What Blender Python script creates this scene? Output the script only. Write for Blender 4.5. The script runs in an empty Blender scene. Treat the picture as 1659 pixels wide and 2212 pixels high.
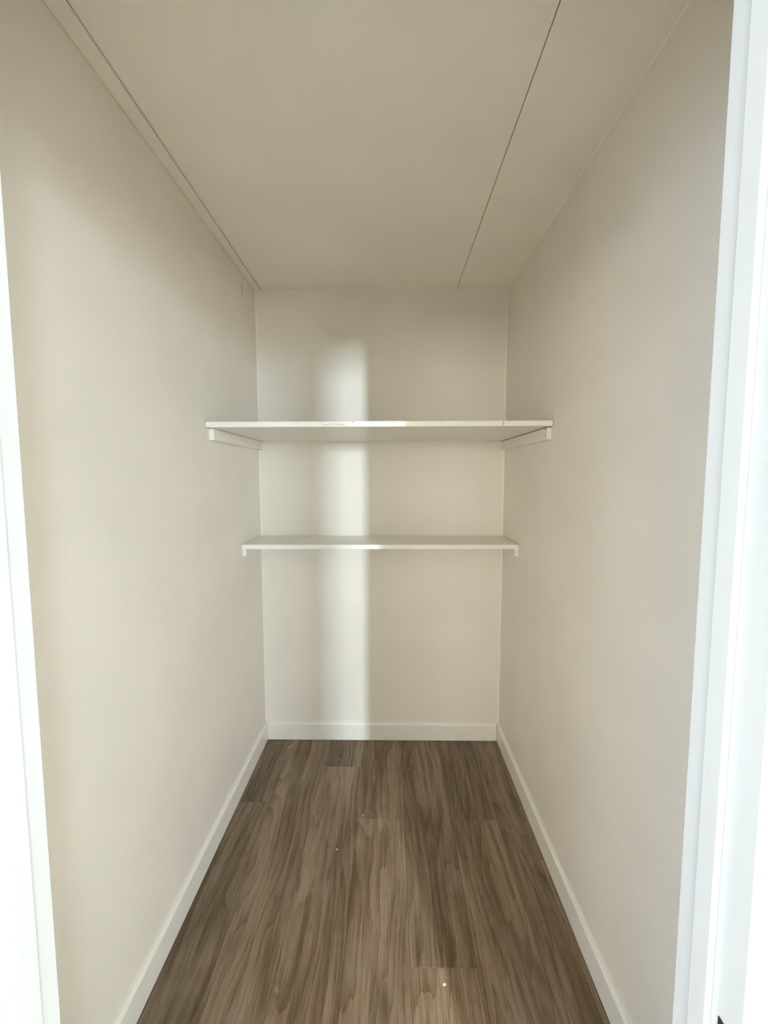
import bpy, bmesh, math, random
from mathutils import Vector, Matrix

random.seed(7)
scene = bpy.context.scene
C = scene.collection

# ------------------------------------------------------------------ camera
W, H = 1.2885, 2.40                      # closet width, ceiling height (metres)
CAM = Vector((0.6884, -2.2847, 1.4564))
PITCH, YAW, ROLL, FPX = -0.08344, -0.01336, -0.00122, 933.2
cam_data = bpy.data.cameras.new('camera')
cam = bpy.data.objects.new('camera', cam_data)
C.objects.link(cam)
fw = Vector((math.sin(YAW) * math.cos(PITCH), math.cos(YAW) * math.cos(PITCH), math.sin(PITCH)))
rt = fw.cross(Vector((0, 0, 1))).normalized()
up = rt.cross(fw)
r2 = rt * math.cos(ROLL) + up * math.sin(ROLL)
u2 = -rt * math.sin(ROLL) + up * math.cos(ROLL)
M = Matrix((r2, u2, -fw)).transposed().to_4x4()
M.translation = CAM
cam.matrix_world = M
cam_data.sensor_fit = 'HORIZONTAL'
cam_data.sensor_width = 36.0
cam_data.lens = 36.0 * FPX / 1659.0
cam_data.clip_start = 0.02
scene.camera = cam

# ------------------------------------------------------------------ world, daylight, exposure
world = bpy.data.worlds.new('world')
scene.world = world
world.use_nodes = True
world.node_tree.nodes['Background'].inputs['Color'].default_value = (0.75, 0.86, 1.0, 1)
world.node_tree.nodes['Background'].inputs['Strength'].default_value = 0.2

scene.view_settings.view_transform = 'Standard'
scene.view_settings.look = 'None'
scene.view_settings.gamma = 1.0
scene.view_settings.use_curve_mapping = False
scene.view_settings.exposure = 0.03
try:
    scene.cycles.max_bounces = 10
    scene.cycles.diffuse_bounces = 8
    scene.cycles.glossy_bounces = 3
    scene.cycles.caustics_reflective = False
    scene.cycles.use_adaptive_sampling = True
    scene.cycles.adaptive_threshold = 0.03
    scene.world.cycles.sampling_method = 'NONE'
    scene.cycles.use_denoising = True
    scene.cycles.use_light_tree = False
except Exception:
    pass

# the room in front of the closet: x RX0..RX1, y RY0..FRONT
RX0, RX1, RY0 = -2.6, 4.2, -6.5
INNER, OUTER = -1.774, -1.878            # closet-side and room-side face of the wall with the doorway
OPL, OPR, OPT = 0.2514, 1.0554, 2.035    # clear doorway between the jambs

# unseen windows placed to light the closet: wall, from, to, sill, top, watts, colour
WINDOWS = [('far', 2.60, 4.00, 1.58, 2.27, 205.0, (0.60, 0.78, 1.0)),
           ('far', 2.60, 4.00, 0.85, 1.50, 110.0, (0.97, 0.95, 0.86)),
           ('far', 2.19, 2.39, 1.62, 2.28, 355.0, (0.72, 0.87, 1.0)),
           ('far', 1.93, 2.16, 1.62, 2.28, 35.0, (1.0, 0.95, 0.86)),
           ('far', -1.70, -0.10, 1.30, 2.27, 116.0, (1.0, 0.95, 0.88)),
           ('left', -5.00, -3.00, 0.40, 2.05, 78.0, (0.46, 0.63, 0.96))]
BLOCKER = (0.40, 1.425, -3.60)         # unseen slab added to block light: x from, x to, near face


def daylight(wall, a0, a1, z0, z1, watts, col):
    l = bpy.data.lights.new('window_daylight', 'AREA')
    l.shape = 'RECTANGLE'
    l.size, l.size_y = a1 - a0 - 0.06, z1 - z0 - 0.06
    l.energy = watts
    l.color = col
    o = bpy.data.objects.new('window_daylight', l)
    C.objects.link(o)
    m, z = (a0 + a1) / 2, (z0 + z1) / 2
    if wall == 'far':                                   # shines along +Y, into the room
        o.location, o.rotation_euler = (m, RY0 - 0.07, z), (math.radians(90), 0, 0)
    elif wall == 'right':                               # along -X
        o.location, o.rotation_euler = (RX1 + 0.07, m, z), (math.radians(90), 0, math.radians(90))
    else:                                               # along +X
        o.location, o.rotation_euler = (RX0 - 0.07, m, z), (math.radians(90), 0, math.radians(-90))
    return o


for w_ in WINDOWS:
    daylight(*w_)


# ------------------------------------------------------------------ materials
def new_mat(name):
    m = bpy.data.materials.new(name)
    m.use_nodes = True
    nt = m.node_tree
    b = nt.nodes['Principled BSDF']
    return m, nt, b


def N(nt, kind, **kw):
    n = nt.nodes.new(kind)
    for k, v in kw.items():
        setattr(n, k, v)
    return n


def math_node(nt, op, a, b=None, clamp=False):
    n = nt.nodes.new('ShaderNodeMath')
    n.operation = op
    n.use_clamp = clamp
    for i, v in enumerate((a, b)):
        if v is None:
            continue
        if isinstance(v, (int, float)):
            n.inputs[i].default_value = v
        else:
            nt.links.new(v, n.inputs[i])
    return n.outputs[0]


def mix_rgb(nt, fac, a, b, mode='MIX'):
    n = nt.nodes.new('ShaderNodeMix')
    n.data_type = 'RGBA'
    n.blend_type = mode
    for sock, v in ((n.inputs[0], fac), (n.inputs[6], a), (n.inputs[7], b)):
        if isinstance(v, (int, float)):
            sock.default_value = v
        elif isinstance(v, tuple):
            sock.default_value = (*v, 1)
        else:
            nt.links.new(v, sock)
    return n.outputs[2]


def noise(nt, vec, scale, detail=3, rough=0.55, dist=0.0):
    n = nt.nodes.new('ShaderNodeTexNoise')
    n.inputs['Scale'].default_value = scale
    n.inputs['Detail'].default_value = detail
    n.inputs['Roughness'].default_value = rough
    n.inputs['Distortion'].default_value = dist
    nt.links.new(vec, n.inputs['Vector'])
    return n.outputs[0]


def mapped(nt, vec, scale, loc=(0, 0, 0)):
    n = nt.nodes.new('ShaderNodeMapping')
    n.inputs['Scale'].default_value = scale
    n.inputs['Location'].default_value = loc
    nt.links.new(vec, n.inputs['Vector'])
    return n.outputs[0]


def remap(nt, v, a, b, c=0.0, d=1.0):
    n = nt.nodes.new('ShaderNodeMapRange')
    nt.links.new(v, n.inputs[0])
    for i, x in enumerate((a, b, c, d)):
        n.inputs[i + 1].default_value = x
    n.clamp = True
    return n.outputs[0]


def bump(nt, b, h, strength, dist):
    n = nt.nodes.new('ShaderNodeBump')
    n.inputs['Strength'].default_value = strength
    n.inputs['Distance'].default_value = dist
    nt.links.new(h, n.inputs['Height'])
    nt.links.new(n.outputs[0], b.inputs['Normal'])


def paint(name, col, rough, tex=220.0, amt=0.25, mottle=0.02):
    m, nt, b = new_mat(name)
    geo = N(nt, 'ShaderNodeNewGeometry')
    pos = geo.outputs['Position']
    n1 = noise(nt, pos, 3.0, 1)
    dark = tuple(c * (1 - mottle * 2) for c in col)
    nt.links.new(mix_rgb(nt, remap(nt, n1, 0.35, 0.65), dark, col), b.inputs['Base Color'])
    b.inputs['Roughness'].default_value = rough
    if amt:
        bump(nt, b, noise(nt, pos, tex, 0, 0.5), amt, 0.0012)
    return m


M_WALL = paint('wall_paint', (0.80, 0.75, 0.665), 0.62)
M_CEIL = paint('ceiling_paint', (0.86, 0.815, 0.725), 0.75)
M_TRIM = paint('trim_gloss_paint', (0.82, 0.79, 0.72), 0.38, 120.0, 0.06, 0.01)
M_JAMB = paint('door_frame_paint', (0.725, 0.755, 0.76), 0.32, 90.0, 0.06, 0.01)
M_ROOM = paint('room_paint', (0.80, 0.79, 0.75), 0.7, 220.0, 0.0)
M_ROOM.node_tree.nodes['Principled BSDF'].inputs['Specular IOR Level'].default_value = 0.0


def plain(name, col, rough=0.6, metal=0.0):
    m, nt, b = new_mat(name)
    geo = N(nt, 'ShaderNodeNewGeometry')
    n1 = noise(nt, geo.outputs['Position'], 60.0, 1)
    nt.links.new(mix_rgb(nt, n1, tuple(c * 0.85 for c in col), tuple(min(1, c * 1.12) for c in col)), b.inputs['Base Color'])
    b.inputs['Roughness'].default_value = rough
    b.inputs['Metallic'].default_value = metal
    return m


M_CLEAT = paint('cleat_paint', (0.80, 0.765, 0.69), 0.45, 120.0, 0.06, 0.01)
M_GAP = plain('dark_gap', (0.05, 0.042, 0.032), 0.9)
M_JOINT = plain('joint_filler', (0.48, 0.44, 0.36), 0.9)
M_SMEAR = plain('pale_smear', (0.36, 0.30, 0.23), 0.7)
M_FLECK = plain('white_paint_flake', (0.85, 0.84, 0.78), 0.5)
M_BRONZE = plain('dark_bronze', (0.05, 0.04, 0.038), 0.4, 0.7)
M_NAIL_D = plain('dark_nail', (0.10, 0.085, 0.065), 0.6)
M_FRAME = plain('window_frame_white', (0.8, 0.8, 0.8), 0.4)
M_SUB = plain('underlay', (0.06, 0.045, 0.03), 0.9)


def shelf_paint(name, chip):
    """Old white enamel on a board; small dark chips along the front edge where the paint has come off."""
    m, nt, b = new_mat(name)
    tc = N(nt, 'ShaderNodeTexCoord')
    o = tc.outputs['Object']
    col = (0.82, 0.80, 0.735)
    brush = noise(nt, mapped(nt, o, (3, 40, 40)), 4.0, 3)
    base = mix_rgb(nt, brush, tuple(c * 0.95 for c in col), col)
    if chip:
        sep = N(nt, 'ShaderNodeSeparateXYZ')
        nt.links.new(o, sep.inputs[0])
        n1 = noise(nt, mapped(nt, o, (22, 60, 60)), 1.6, 4, 0.7)
        n2 = noise(nt, mapped(nt, o, (4, 1, 1), (3.3, 0, 0)), 1.2, 2)
        near = remap(nt, sep.outputs['Z'], 0.0045, 0.0085)
        msk = math_node(nt, 'MULTIPLY', remap(nt, n1, 0.66, 0.68), near)
        msk = math_node(nt, 'MULTIPLY', msk, remap(nt, n2, 0.5, 0.56))
        base = mix_rgb(nt, msk, base, (0.16, 0.12, 0.075))
    nt.links.new(base, b.inputs['Base Color'])
    b.inputs['Roughness'].default_value = 0.36
    bump(nt, b, noise(nt, mapped(nt, o, (12, 60, 60)), 3.0, 3), 0.12, 0.001)
    return m


M_SHELF = shelf_paint('shelf_enamel_chipped', True)
M_SHELF2 = shelf_paint('shelf_enamel', False)


def plank_material():
    m, nt, b = new_mat('brown_oak_vinyl')
    tc = N(nt, 'ShaderNodeTexCoord')
    info = N(nt, 'ShaderNodeObjectInfo')
    rnd = info.outputs['Random']
    comb = N(nt, 'ShaderNodeCombineXYZ')
    nt.links.new(math_node(nt, 'MULTIPLY', rnd, 17.0), comb.inputs[0])
    nt.links.new(math_node(nt, 'MULTIPLY', rnd, 41.0), comb.inputs[1])
    add = N(nt, 'ShaderNodeVectorMath', operation='ADD')
    nt.links.new(tc.outputs['Object'], add.inputs[0])
    nt.links.new(comb.outputs[0], add.inputs[1])
    p = add.outputs[0]
    # cathedral figure: bands across the plank, bent by slow noise along it
    warp = noise(nt, mapped(nt, p, (3.6, 0.62, 1)), 1.5, 2, 0.45)
    warp2 = noise(nt, mapped(nt, p, (30, 5, 1)), 1.0, 3, 0.6)
    sep = N(nt, 'ShaderNodeSeparateXYZ')
    nt.links.new(p, sep.inputs[0])
    ph = math_node(nt, 'ADD', math_node(nt, 'MULTIPLY', sep.outputs['X'], 24.0), math_node(nt, 'MULTIPLY', warp, 11.0))
    ph = math_node(nt, 'ADD', ph, math_node(nt, 'MULTIPLY', warp2, 0.7))
    rings = math_node(nt, 'FRACT', ph)
    rings = remap(nt, math_node(nt, 'POWER', rings, 2.2), 0.0, 1.0)
    fine = noise(nt, mapped(nt, p, (240, 4.5, 1)), 1.0, 4, 0.7)
    med = noise(nt, mapped(nt, p, (38, 1.6, 1)), 1.0, 4, 0.6, 0.3)
    broad = noise(nt, mapped(nt, p, (9, 1.1, 1)), 1.0, 3, 0.6)
    v = math_node(nt, 'ADD', math_node(nt, 'MULTIPLY', med, 0.55), math_node(nt, 'MULTIPLY', broad, 0.65))
    v = math_node(nt, 'ADD', v, math_node(nt, 'MULTIPLY', fine, 0.42))
    v = math_node(nt, 'SUBTRACT', v, math_node(nt, 'MULTIPLY', rings, 0.13))
    pore = noise(nt, mapped(nt, p, (430, 13, 1), (2.1, 5.3, 0)), 1.0, 3, 0.7)
    v = math_node(nt, 'SUBTRACT', v, remap(nt, pore, 0.54, 0.72, 0.0, 0.24))
    v = remap(nt, v, 0.45, 0.91)
    ramp = N(nt, 'ShaderNodeValToRGB')
    e = ramp.color_ramp.elements
    e[0].position, e[0].color = 0.0, (0.060, 0.034, 0.016, 1)
    e[1].position, e[1].color = 1.0, (0.31, 0.225, 0.15, 1)
    e2 = ramp.color_ramp.elements.new(0.5)
    e2.color = (0.150, 0.097, 0.051, 1)
    nt.links.new(v, ramp.inputs[0])
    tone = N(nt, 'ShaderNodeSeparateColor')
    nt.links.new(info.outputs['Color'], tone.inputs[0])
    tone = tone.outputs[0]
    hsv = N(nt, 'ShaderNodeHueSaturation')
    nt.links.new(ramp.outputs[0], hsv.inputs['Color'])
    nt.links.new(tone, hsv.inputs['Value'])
    # knots
    vor = N(nt, 'ShaderNodeTexVoronoi')
    nt.links.new(mapped(nt, p, (9, 2.6, 1)), vor.inputs['Vector'])
    vor.inputs['Scale'].default_value = 0.8
    knot = remap(nt, vor.outputs['Distance'], 0.03, 0.13, 0.75, 0.0)
    col = mix_rgb(nt, knot, hsv.outputs['Color'], (0.085, 0.052, 0.028))
    # settled dust, pale smears
    geo = N(nt, 'ShaderNodeNewGeometry')
    d1 = noise(nt, mapped(nt, geo.outputs['Position'], (5.5, 2.6, 1), (1.7, 0.4, 0)), 1.0, 5, 0.65)
    dust = remap(nt, d1, 0.50, 0.78, 0.0, 0.38)
    col = mix_rgb(nt, dust, col, (0.36, 0.305, 0.24))
    nt.links.new(col, b.inputs['Base Color'])
    nt.links.new(remap(nt, fine, 0.3, 0.7, 0.42, 0.56), b.inputs['Roughness'])
    hgt = math_node(nt, 'ADD', math_node(nt, 'MULTIPLY', fine, 0.6), math_node(nt, 'MULTIPLY', rings, -0.5))
    bump(nt, b, hgt, 0.22, 0.0012)
    return m


M_PLANK = plank_material()
M_ROOMFLOOR = plain('pale_room_floor', (0.52, 0.47, 0.40), 0.7)


# ------------------------------------------------------------------ mesh helpers
def link_mesh(name, bm, mat, parent=None, loc=(0, 0, 0), smooth=False):
    me = bpy.data.meshes.new(name)
    bmesh.ops.recalc_face_normals(bm, faces=bm.faces[:])
    if smooth:
        for f in bm.faces:
            f.smooth = True
    bm.to_mesh(me)
    bm.free()
    me.materials.append(mat)
    o = bpy.data.objects.new(name, me)
    C.objects.link(o)
    o.location = loc
    if parent is not None:
        o.parent = parent
    return o


def box_bm(bm, lo, hi, bevel=0.0, seg=2):
    lo, hi = Vector(lo), Vector(hi)
    r = bmesh.ops.create_cube(bm, size=1.0)
    vs = r['verts']
    for v in vs:
        v.co = Vector(((lo[i] + hi[i]) / 2 + v.co[i] * (hi[i] - lo[i])) for i in range(3))
    if bevel:
        es = list({e for v in vs for e in v.link_edges})
        bmesh.ops.bevel(bm, geom=es, offset=bevel, segments=seg, affect='EDGES', profile=0.5)


def box(name, lo, hi, mat, parent=None, bevel=0.0, seg=2):
    """A box object with its origin at its centre; world corners lo and hi (parents sit at the world origin or pass offsets)."""
    lo, hi = Vector(lo), Vector(hi)
    c = (lo + hi) / 2
    bm = bmesh.new()
    box_bm(bm, lo - c, hi - c, bevel, seg)
    off = Vector((0, 0, 0))
    p = parent
    while p is not None:
        off += p.location
        p = p.parent
    return link_mesh(name, bm, mat, parent, c - off)


def prism(name, pts, axis, a, b, mat, parent=None, loc=(0, 0, 0), smooth=False):
    """Closed outline pts (2-D) swept along an axis from a to b."""
    bm = bmesh.new()

    def co(p, t):
        if axis == 'x':
            return (t, p[0], p[1])
        if axis == 'y':
            return (p[0], t, p[1])
        return (p[0], p[1], t)
    A = [bm.verts.new(co(p, a)) for p in pts]
    B = [bm.verts.new(co(p, b)) for p in pts]
    n = len(pts)
    for i in range(n):
        bm.faces.new((A[i], A[(i + 1) % n], B[(i + 1) % n], B[i]))
    bm.faces.new(A)
    bm.faces.new(B)
    return link_mesh(name, bm, mat, parent, loc, smooth)


def empty(name, loc=(0, 0, 0), parent=None):
    o = bpy.data.objects.new(name, None)
    C.objects.link(o)
    o.location = loc
    if parent is not None:
        o.parent = parent
    return o


def struct(o, label, cat=None):
    o['kind'] = 'structure'
    o['label'] = label
    if cat:
        o['category'] = cat
    return o


def tag(o, label, cat, group=None):
    o['label'] = label
    o['category'] = cat
    if group:
        o['group'] = group
    return o


def wall_with_holes(name, axis_y0, axis_y1, x0, x1, z0, z1, holes, mat, along='x'):
    """Upright wall running along x (or y) with rectangular openings, one welded mesh."""
    xs = sorted({x0, x1, *[h[0] for h in holes], *[h[1] for h in holes]})
    zs = sorted({z0, z1, *[h[2] for h in holes], *[h[3] for h in holes]})
    solid = {}
    for i in range(len(xs) - 1):
        for k in range(len(zs) - 1):
            cx, cz = (xs[i] + xs[i + 1]) / 2, (zs[k] + zs[k + 1]) / 2
            solid[i, k] = not any(h[0] < cx < h[1] and h[2] < cz < h[3] for h in holes)
    bm = bmesh.new()
    vd = {}

    def v(i, k, s):
        if (i, k, s) not in vd:
            t = axis_y0 if s == 0 else axis_y1
            vd[i, k, s] = bm.verts.new((xs[i], t, zs[k]) if along == 'x' else (t, xs[i], zs[k]))
        return vd[i, k, s]
    for (i, k), ok in solid.items():
        if not ok:
            continue
        bm.faces.new((v(i, k, 0), v(i + 1, k, 0), v(i + 1, k + 1, 0), v(i, k + 1, 0)))
        bm.faces.new((v(i, k, 1), v(i + 1, k, 1), v(i + 1, k + 1, 1), v(i, k + 1, 1)))
        for (di, dk, a, b_) in ((-1, 0, (i, k), (i, k + 1)), (1, 0, (i + 1, k), (i + 1, k + 1)),
                                (0, -1, (i, k), (i + 1, k)), (0, 1, (i, k + 1), (i + 1, k + 1))):
            if not solid.get((i + di, k + dk), False):
                bm.faces.new((v(*a, 0), v(*b_, 0), v(*b_, 1), v(*a, 1)))
    return link_mesh(name, bm, mat)


# ------------------------------------------------------------------ closet shell
T = 0.09
struct(box('wall_back', (-T, 0, -0.02), (W + T, T, H + 0.05), M_WALL), 'off-white back wall of the closet behind the shelves', 'wall')
struct(box('wall_left', (-T, INNER, -0.02), (0, 0, H + 0.05), M_WALL), 'off-white left side wall of the closet', 'wall')
struct(box('wall_right', (W, INNER, -0.02), (W + T, 0, H + 0.05), M_WALL), 'off-white right side wall of the closet', 'wall')
struct(wall_with_holes('wall_front', OUTER, INNER, RX0, RX1, -0.02, H + 0.05,
                       [(OPL - 0.018, OPR + 0.018, -0.03, OPT + 0.018)], M_ROOM),
       'white wall around the doorway of the closet', 'wall')

# ceiling: backing board with the panels fixed below it, an open joint between them
ceil = struct(box('ceiling', (-T, INNER, H + 0.006), (W + T, T, H + 0.05), M_JOINT), 'off-white panelled closet ceiling', 'ceiling')
JX = 1.0295
box('ceiling_panel', (0.0475, INNER, H), (JX - 0.0010, 0, H + 0.006), M_CEIL, ceil, 0.0022)
box('ceiling_panel', (JX + 0.0010, INNER, H), (W, 0, H + 0.006), M_CEIL, ceil, 0.0022)
# tapering filler strip along the left wall, a hair lower than the panel
bm = bmesh.new()
lo = [(0, INNER, 0), (0.0475, INNER, 0), (0.0300, 0, 0), (0, 0, 0)]
A = [bm.verts.new((x, y, H - 0.0035)) for x, y, _ in lo]
B = [bm.verts.new((x, y, H + 0.006)) for x, y, _ in lo]
for i in range(4):
    bm.faces.new((A[i], A[(i + 1) % 4], B[(i + 1) % 4], B[i]))
bm.faces.new(A)
bm.faces.new(B)
bmesh.ops.bevel(bm, geom=[e for e in bm.edges if all(v.co.z < H for v in e.verts)], offset=0.002, segments=2, affect='EDGES')
struct(link_mesh('trim_1', bm, M_CEIL), 'narrow painted batten where the ceiling meets the left wall', 'trim')
# main panel edge follows the batten with a dark open joint
pan = [o for o in ceil.children][0]
for v in pan.data.vertices:
    wx = v.co.x + pan.location.x + ceil.location.x
    wy = v.co.y + pan.location.y + ceil.location.y
    if wx < 0.3:
        t = (0 - wy) / (0 - INNER)
        v.co.x += (0.0300 + 0.0175 * t + 0.0028) - 0.0475

# caulk beads in the back corners and along the right ceiling corner
def bead(name, axis, a, b, x, y, sx, sy, r, label):
    pts = [(x, y)]
    for i in range(5):
        an = i / 4 * math.pi / 2
        pts.append((x + sx * (r - r * math.sin(an)), y + sy * (r - r * math.cos(an))))
    o = prism(name, pts, axis, a, b, M_TRIM)
    return struct(o, label, 'caulk')


bead('trim_2', 'z', 0.10, H, 0, 0, 1, -1, 0.004, 'caulk bead in the back left corner of the closet')
bead('trim_3', 'z', 0.10, H, W, 0, -1, -1, 0.007, 'caulk bead in the back right corner of the closet')
bead('trim_4', 'y', INNER, 0, W, H, -1, -1, 0.0035, 'caulk bead along the right wall under the ceiling')
bead('trim_5', 'x', 0.0, W, 0, H, -1, -1, 0.004, 'caulk bead along the back wall under the ceiling')

# ------------------------------------------------------------------ floor with single planks
floor = struct(box('floor', (-T, OUTER, -0.04), (W + T, T, -0.006), M_SUB), 'brown wood-look plank floor of the closet', 'floor')
XS = [-0.005, 0.152, 0.351, 0.550, 0.749, 0.948, 1.147, 1.2575, W + 0.005]
JOINTS = [[-0.470], [-1.62], [-0.228, -1.448], [-0.560], [-1.116], [-0.558], [-1.40], [-0.75]]
g = 0.0003
TONE = [(0.80, 0.78), (0.98, 1.0), (0.86, 1.0, 1.0), (0.96, 1.10), (0.88, 1.16), (0.74, 0.92), (0.80, 0.82), (0.92, 0.92)]   # each plank's own tone; right-hand rows also darkened in place of dimmer light
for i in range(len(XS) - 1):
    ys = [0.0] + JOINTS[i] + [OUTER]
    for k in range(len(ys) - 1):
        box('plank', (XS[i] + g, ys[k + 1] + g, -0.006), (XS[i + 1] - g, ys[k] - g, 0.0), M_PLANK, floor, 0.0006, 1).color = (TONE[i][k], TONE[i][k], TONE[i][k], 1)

# ------------------------------------------------------------------ baseboards
BT, BH = 0.013, 0.099


def base_profile(s):
    # depth (away from wall) and height; small eased shoulder with a thin raised lip at the top
    return [(0, 0.0020), (s * BT, 0.0020), (s * BT, BH - 0.012), (s * (BT - 0.001), BH - 0.009),
            (s * (BT - 0.0045), BH - 0.0065), (s * (BT - 0.006), BH - 0.002), (s * (BT - 0.008), BH), (0, BH)]


o = prism('baseboard_back', [(p[0], p[1]) for p in base_profile(-1)], 'x', BT + 0.0008, W - BT - 0.0020, M_TRIM)
struct(o, 'white baseboard along the back wall', 'baseboard')
o = prism('baseboard_left', [(p[0], p[1]) for p in base_profile(1)], 'y', INNER, 0, M_TRIM)
struct(o, 'white baseboard along the left wall', 'baseboard')
o = prism('baseboard_right', [(W + p[0], p[1]) for p in base_profile(-1)], 'y', INNER, 0, M_TRIM)
struct(o, 'white baseboard along the right wall', 'baseboard')

# ------------------------------------------------------------------ door frame
frame = struct(empty('door_1', ((OPL + OPR) / 2, (INNER + OUTER) / 2, 0)), 'white painted door frame around the closet doorway', 'door frame')


def fbox(name, lo, hi, bevel, parent=frame):
    return box(name, lo, hi, M_JAMB, parent, bevel)


JT, S = 0.018, 0.008
SY0, SY1 = -1.8362, -1.8097          # door stop, room side and closet side
fbox('jamb', (OPL - JT, OUTER, 0), (OPL, INNER, OPT + JT), 0.0018)
fbox('jamb', (OPR, OUTER, 0), (OPR + JT, INNER, OPT + JT), 0.0018)
fbox('head_jamb', (OPL, OUTER, OPT), (OPR, INNER, OPT + JT), 0.0018)
fbox('door_stop', (OPL, SY0, 0), (OPL + S, SY1, OPT), 0.0012)
fbox('door_stop', (OPR - S, SY0, 0), (OPR, SY1, OPT), 0.0012)
fbox('door_stop', (OPL + S, SY0, OPT - S), (OPR - S, SY1, OPT), 0.0012)


def casing_profile():
    # u: away from the opening, h: towards the room
    return [(0.000, 0.0), (0.000, 0.0045), (0.0015, 0.0065), (0.004, 0.0072), (0.010, 0.0070), (0.018, 0.0074),
            (0.026, 0.0085), (0.0325, 0.0105), (0.0345, 0.0112), (0.0355, 0.0135), (0.0385, 0.0148),
            (0.0425, 0.0148), (0.0455, 0.0135), (0.050, 0.0145), (0.056, 0.0145), (0.0575, 0.013), (0.0575, 0.0)]


def casing(side):
    x = OPL - 0.005 if side < 0 else OPR + 0.005
    cy = (INNER + OUTER) / 2
    pts = [(x + side * u - frame.location.x, OUTER - h - cy) for u, h in casing_profile()]
    return prism('casing', pts, 'z', 0, OPT + 0.065, M_JAMB, frame)


casing(-1)
casing(1)
pts = [(OUTER - h - frame.location.y, OPT + 0.005 + u) for u, h in casing_profile()]
prism('head_casing', pts, 'x', OPL - 0.005 - frame.location.x, OPR + 0.005 - frame.location.x, M_JAMB, frame)

# dark bronze strike plate let into the right jamb, with its latch hole and curled lip
PZ1, PZ0, PY1, PY0 = 0.856, 0.799, -1.8465, -1.8745
plate = wall_with_holes('strike_plate', OPR - 0.0010, OPR + 0.0008, PY0, PY1, PZ0, PZ1, [(-1.866, -1.853, 0.812, 0.843)], M_BRONZE, 'y')
plate.parent = frame
plate.location = -frame.location
plate['label'] = 'dark metal strike plate'
lip = prism('strike_lip', [(OPR - 0.0010, PY0), (OPR + 0.0008, PY0), (OPR + 0.0020, PY0 - 0.004), (OPR + 0.0048, PY0 - 0.0062), (OPR + 0.0044, PY0 - 0.0074), (OPR + 0.0008, PY0 - 0.0050)],
            'z', PZ0 + 0.013, PZ1 - 0.013, M_BRONZE, plate)

# ------------------------------------------------------------------ room in front of the closet (gives the daylight its path)
def holes_of(wall):
    return [w_[1:5] for w_ in WINDOWS if w_[0] == wall]


struct(wall_with_holes('wall_room_left', RX0 - T, RX0, RY0, OUTER, -0.02, H + 0.05, holes_of('left'), M_ROOM, 'y'), 'white left wall of the room before the closet', 'wall')
struct(wall_with_holes('wall_room_right', RX1, RX1 + T, RY0, OUTER, -0.02, H + 0.05, holes_of('right'), M_ROOM, 'y'), 'white right wall of the room before the closet', 'wall')
struct(wall_with_holes('wall_room_far', RY0 - T, RY0, RX0 - T, RX1 + T, -0.02, H + 0.05, holes_of('far'), M_ROOM),
       'white window wall of the room before the closet', 'wall')
struct(box('ceiling_room', (RX0 - T, RY0 - T, H), (RX1 + T, OUTER, H + 0.05), M_ROOM), 'white ceiling of the room before the closet', 'ceiling')
struct(box('floor_room', (RX0 - T, RY0 - T, -0.04), (RX1 + T, OUTER, 0), M_ROOMFLOOR), 'pale floor of the room before the closet', 'floor')
struct(box('light_blocker', (BLOCKER[0], BLOCKER[2] - 0.1, 0), (BLOCKER[1], BLOCKER[2], H), M_ROOM), 'unseen white slab added to block light, facing the closet doorway', 'wall')
for n_, (wl_, a0, a1, z0, z1, _, _) in enumerate(WINDOWS):
    wn = struct(empty('window_%d' % (n_ + 1)), 'unseen white framed window, placed to light the closet from the room before it', 'window')
    f_ = 0.025
    for p0, p1, q0, q1 in ((a0, a0 + f_, z0, z1), (a1 - f_, a1, z0, z1), (a0 + f_, a1 - f_, z0, z0 + f_), (a0 + f_, a1 - f_, z1 - f_, z1)):
        if wl_ == 'far':
            lo, hi = (p0, RY0 - 0.05, q0), (p1, RY0, q1)
        elif wl_ == 'right':
            lo, hi = (RX1, p0, q0), (RX1 + 0.05, p1, q1)
        else:
            lo, hi = (RX0 - 0.05, p0, q0), (RX0, p1, q1)
        box('window_frame', lo, hi, M_FRAME, wn, 0.003)

# ------------------------------------------------------------------ shelves and the cleats that carry them
UZ0, UZ1 = 1.6375, 1.6570
LZ0, LZ1 = 1.1185, 1.1390


def shelf(name, z0, z1, dl, dr, gl, gr, mat):
    bm = bmesh.new()
    c = Vector((W / 2, -(dl + dr) / 4, (z0 + z1) / 2))
    base = [(gl, -dl), (W - gr, -dr), (W - gr, -0.0025), (gl, -0.0025)]
    A = [bm.verts.new(Vector((x, y, z0)) - c) for x, y in base]
    B = [bm.verts.new(Vector((x, y, z1)) - c) for x, y in base]
    for i in range(4):
        bm.faces.new((A[i], A[(i + 1) % 4], B[(i + 1) % 4], B[i]))
    bm.faces.new(A)
    bm.faces.new(B)
    bmesh.ops.bevel(bm, geom=bm.edges[:], offset=0.0014, segments=2, affect='EDGES')
    return link_mesh(name, bm, mat, None, c)


us = tag(shelf('shelf_board', UZ0, UZ1, 0.668, 0.681, 0.0030, 0.0050, M_SHELF),
         'deep white painted shelf board with chipped front edge, the upper of the two', 'shelf')
ls = tag(shelf('shelf_board', LZ0, LZ1, 0.312, 0.304, 0.0022, 0.0030, M_SHELF2),
         'shallow white painted shelf board, the lower of the two', 'shelf')
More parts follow.
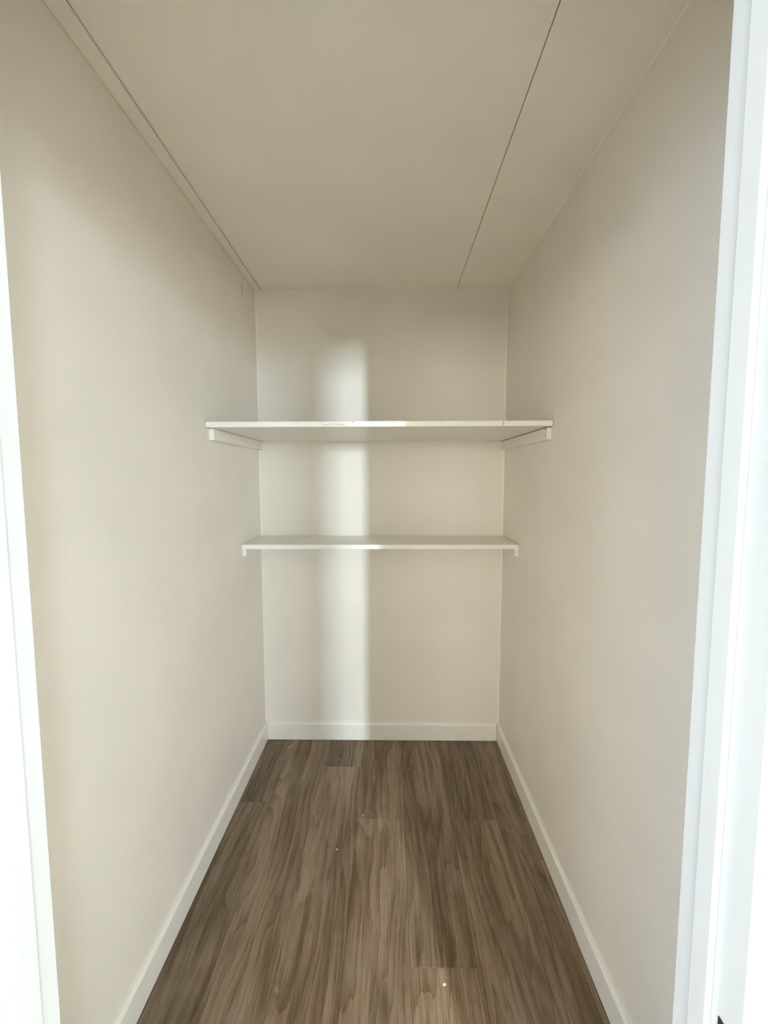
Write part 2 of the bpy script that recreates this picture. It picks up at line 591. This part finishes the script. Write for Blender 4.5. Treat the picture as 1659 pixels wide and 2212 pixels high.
# hairline joint near the right end of the upper board's front edge
yf = -0.668 - 0.013 * (1.103 / W)
o = box('edge_crack', (1.1025, yf - 0.0006, UZ0 + 0.002), (1.1037, yf + 0.003, UZ1 + 0.0002), M_GAP, us)
for cx, cz, wx, wz in ((0.552, 0.0163, 0.004, 0.0028), (0.700, 0.0155, 0.006, 0.0022), (0.713, 0.0168, 0.003, 0.002),
                       (0.735, 0.0175, 0.004, 0.0016), (0.515, 0.0085, 0.0022, 0.0035), (1.128, 0.0182, 0.008, 0.0014),
                       (0.880, 0.0178, 0.004, 0.0012), (0.345, 0.018, 0.004, 0.001)):
    y_ = -0.668 - 0.013 * (cx / W)
    box('paint_chip', (cx - wx / 2, y_ - 0.0003, UZ0 + cz - wz / 2), (cx + wx / 2, y_ + 0.003, UZ0 + cz + wz / 2), M_NAIL_D, us, 0.0004, 1)
# lifted thread of paint along the front edge
for i in range(9):
    cx = 0.440 + i * 0.0092
    y_ = -0.668 - 0.013 * (cx / W)
    zc = UZ0 + 0.006 + 0.0035 * math.sin(i / 8 * math.pi)
    box('paint_crack', (cx, y_ - 0.0002, zc), (cx + 0.0094, y_ + 0.002, zc + 0.0007), M_NAIL_D, us)


def cleat(x0, x1, y0, z0, z1, label, nails, mat=M_CLEAT):
    o = box('shelf_cleat', (x0, y0, z0), (x1, -0.001, z1), mat, None, 0.0015)
    tag(o, label, 'shelf cleat', 'cleats under the closet shelves')
    cx, cy, cz = o.location
    side = 1 if x0 < W / 2 else -1
    for ny, nz, nm in nails:
        bm = bmesh.new()
        bmesh.ops.create_cone(bm, cap_ends=True, segments=12, radius1=0.0032, radius2=0.0024, depth=0.0016,
                              matrix=Matrix.Rotation(math.radians(90), 4, 'Y'))
        link_mesh('nail_head', bm, nm, o, ((x1 if side > 0 else x0) - cx + side * 0.0004, ny - cy, nz - cz))
    return o


cleat(0.0, 0.019, -0.630, 1.5925, UZ0 - 0.0012, 'white painted wooden cleat on the left wall under the upper shelf', [(-0.600, 1.614, M_FLECK), (-0.25, 1.614, M_CLEAT)])
cleat(W - 0.017, W, -0.655, 1.5900, UZ0 - 0.0030, 'white painted wooden cleat on the right wall under the upper shelf', [(-0.640, 1.630, M_NAIL_D), (-0.22, 1.612, M_CLEAT)])
cleat(0.0, 0.017, -0.297, 1.0830, LZ0 - 0.0006, 'short white wooden cleat on the left wall under the lower shelf', [(-0.215, 1.108, M_NAIL_D)])
cleat(W - 0.019, W, -0.290, 1.0820, LZ0 - 0.0006, 'short white wooden cleat on the right wall under the lower shelf', [(-0.235, 1.106, M_NAIL_D)])

# ------------------------------------------------------------------ small marks
wl = bpy.data.objects['wall_left']
wb = bpy.data.objects['wall_back']


def sliver(name, parent, pts, mat, normal, w=0.0012):
    """A thin crooked crack as a narrow ribbon with thickness, lying on a wall."""
    bm = bmesh.new()
    rows = []
    for p in pts:
        p = Vector(p)
        side = Vector((0, w / 2, 0)) if abs(normal[0]) > 0.5 else Vector((w / 2, 0, 0))
        n_ = Vector(normal) * 0.0004
        rows.append([bm.verts.new(q - parent.location) for q in (p - side, p + side, p + side + n_, p - side + n_)])
    for a, b_ in zip(rows, rows[1:]):
        for i in range(4):
            bm.faces.new((a[i], a[(i + 1) % 4], b_[(i + 1) % 4], b_[i]))
    bm.faces.new(rows[0])
    bm.faces.new(rows[-1])
    return link_mesh(name, bm, mat, parent)


sliver('hairline_crack', wl, [(0, -0.205, 2.352), (0, -0.200, 2.335), (0, -0.206, 2.318), (0, -0.203, 2.300)], M_NAIL_D, (1, 0, 0), 0.0035)
sliver('hairline_crack', wb, [(0.249, 0, 1.800), (0.250, 0, 1.793), (0.249, 0, 1.785)], M_NAIL_D, (0, -1, 0), 0.0012)


def fleck(x, y, sx, sy, rot, label, h=0.0014, mat=None):
    bm = bmesh.new()
    n_ = 7
    top, bot = [], []
    for i in range(n_):
        a = i / n_ * math.tau
        k = 0.75 + 0.4 * random.random()
        px, py = sx / 2 * math.cos(a) * k, sy / 2 * math.sin(a) * k
        bot.append(bm.verts.new((px, py, 0)))
        top.append(bm.verts.new((px * 0.8, py * 0.8, h * (0.7 + 0.5 * random.random()))))
    for i in range(n_):
        bm.faces.new((bot[i], bot[(i + 1) % n_], top[(i + 1) % n_], top[i]))
    bm.faces.new(bot)
    ct = bm.verts.new((0, 0, h))
    for i in range(n_):
        bm.faces.new((top[i], top[(i + 1) % n_], ct))
    o = link_mesh('paint_flake', bm, mat or M_FLECK, None, (x, y, 0.0))
    o.rotation_euler.z = rot
    return tag(o, label, 'paint flake', 'paint flakes on the closet floor')


fleck(0.845, -1.159, 0.013, 0.009, 0.3, 'largest white paint flake on the floor, nearest the doorway')
fleck(0.575, -0.543, 0.0045, 0.0045, 0.0, 'tiny white speck on the middle of the plank floor')
fleck(0.482, -0.713, 0.006, 0.009, 0.5, 'pale speck on the floor left of the middle')
fleck(0.430, -0.175, 0.004, 0.006, 0.2, 'tiny white speck on the floor near the back baseboard')
fleck(0.150, -0.075, 0.014, 0.045, -0.45, 'pale smear-shaped flake on the floor by the back left corner', 0.0006, M_SMEAR)
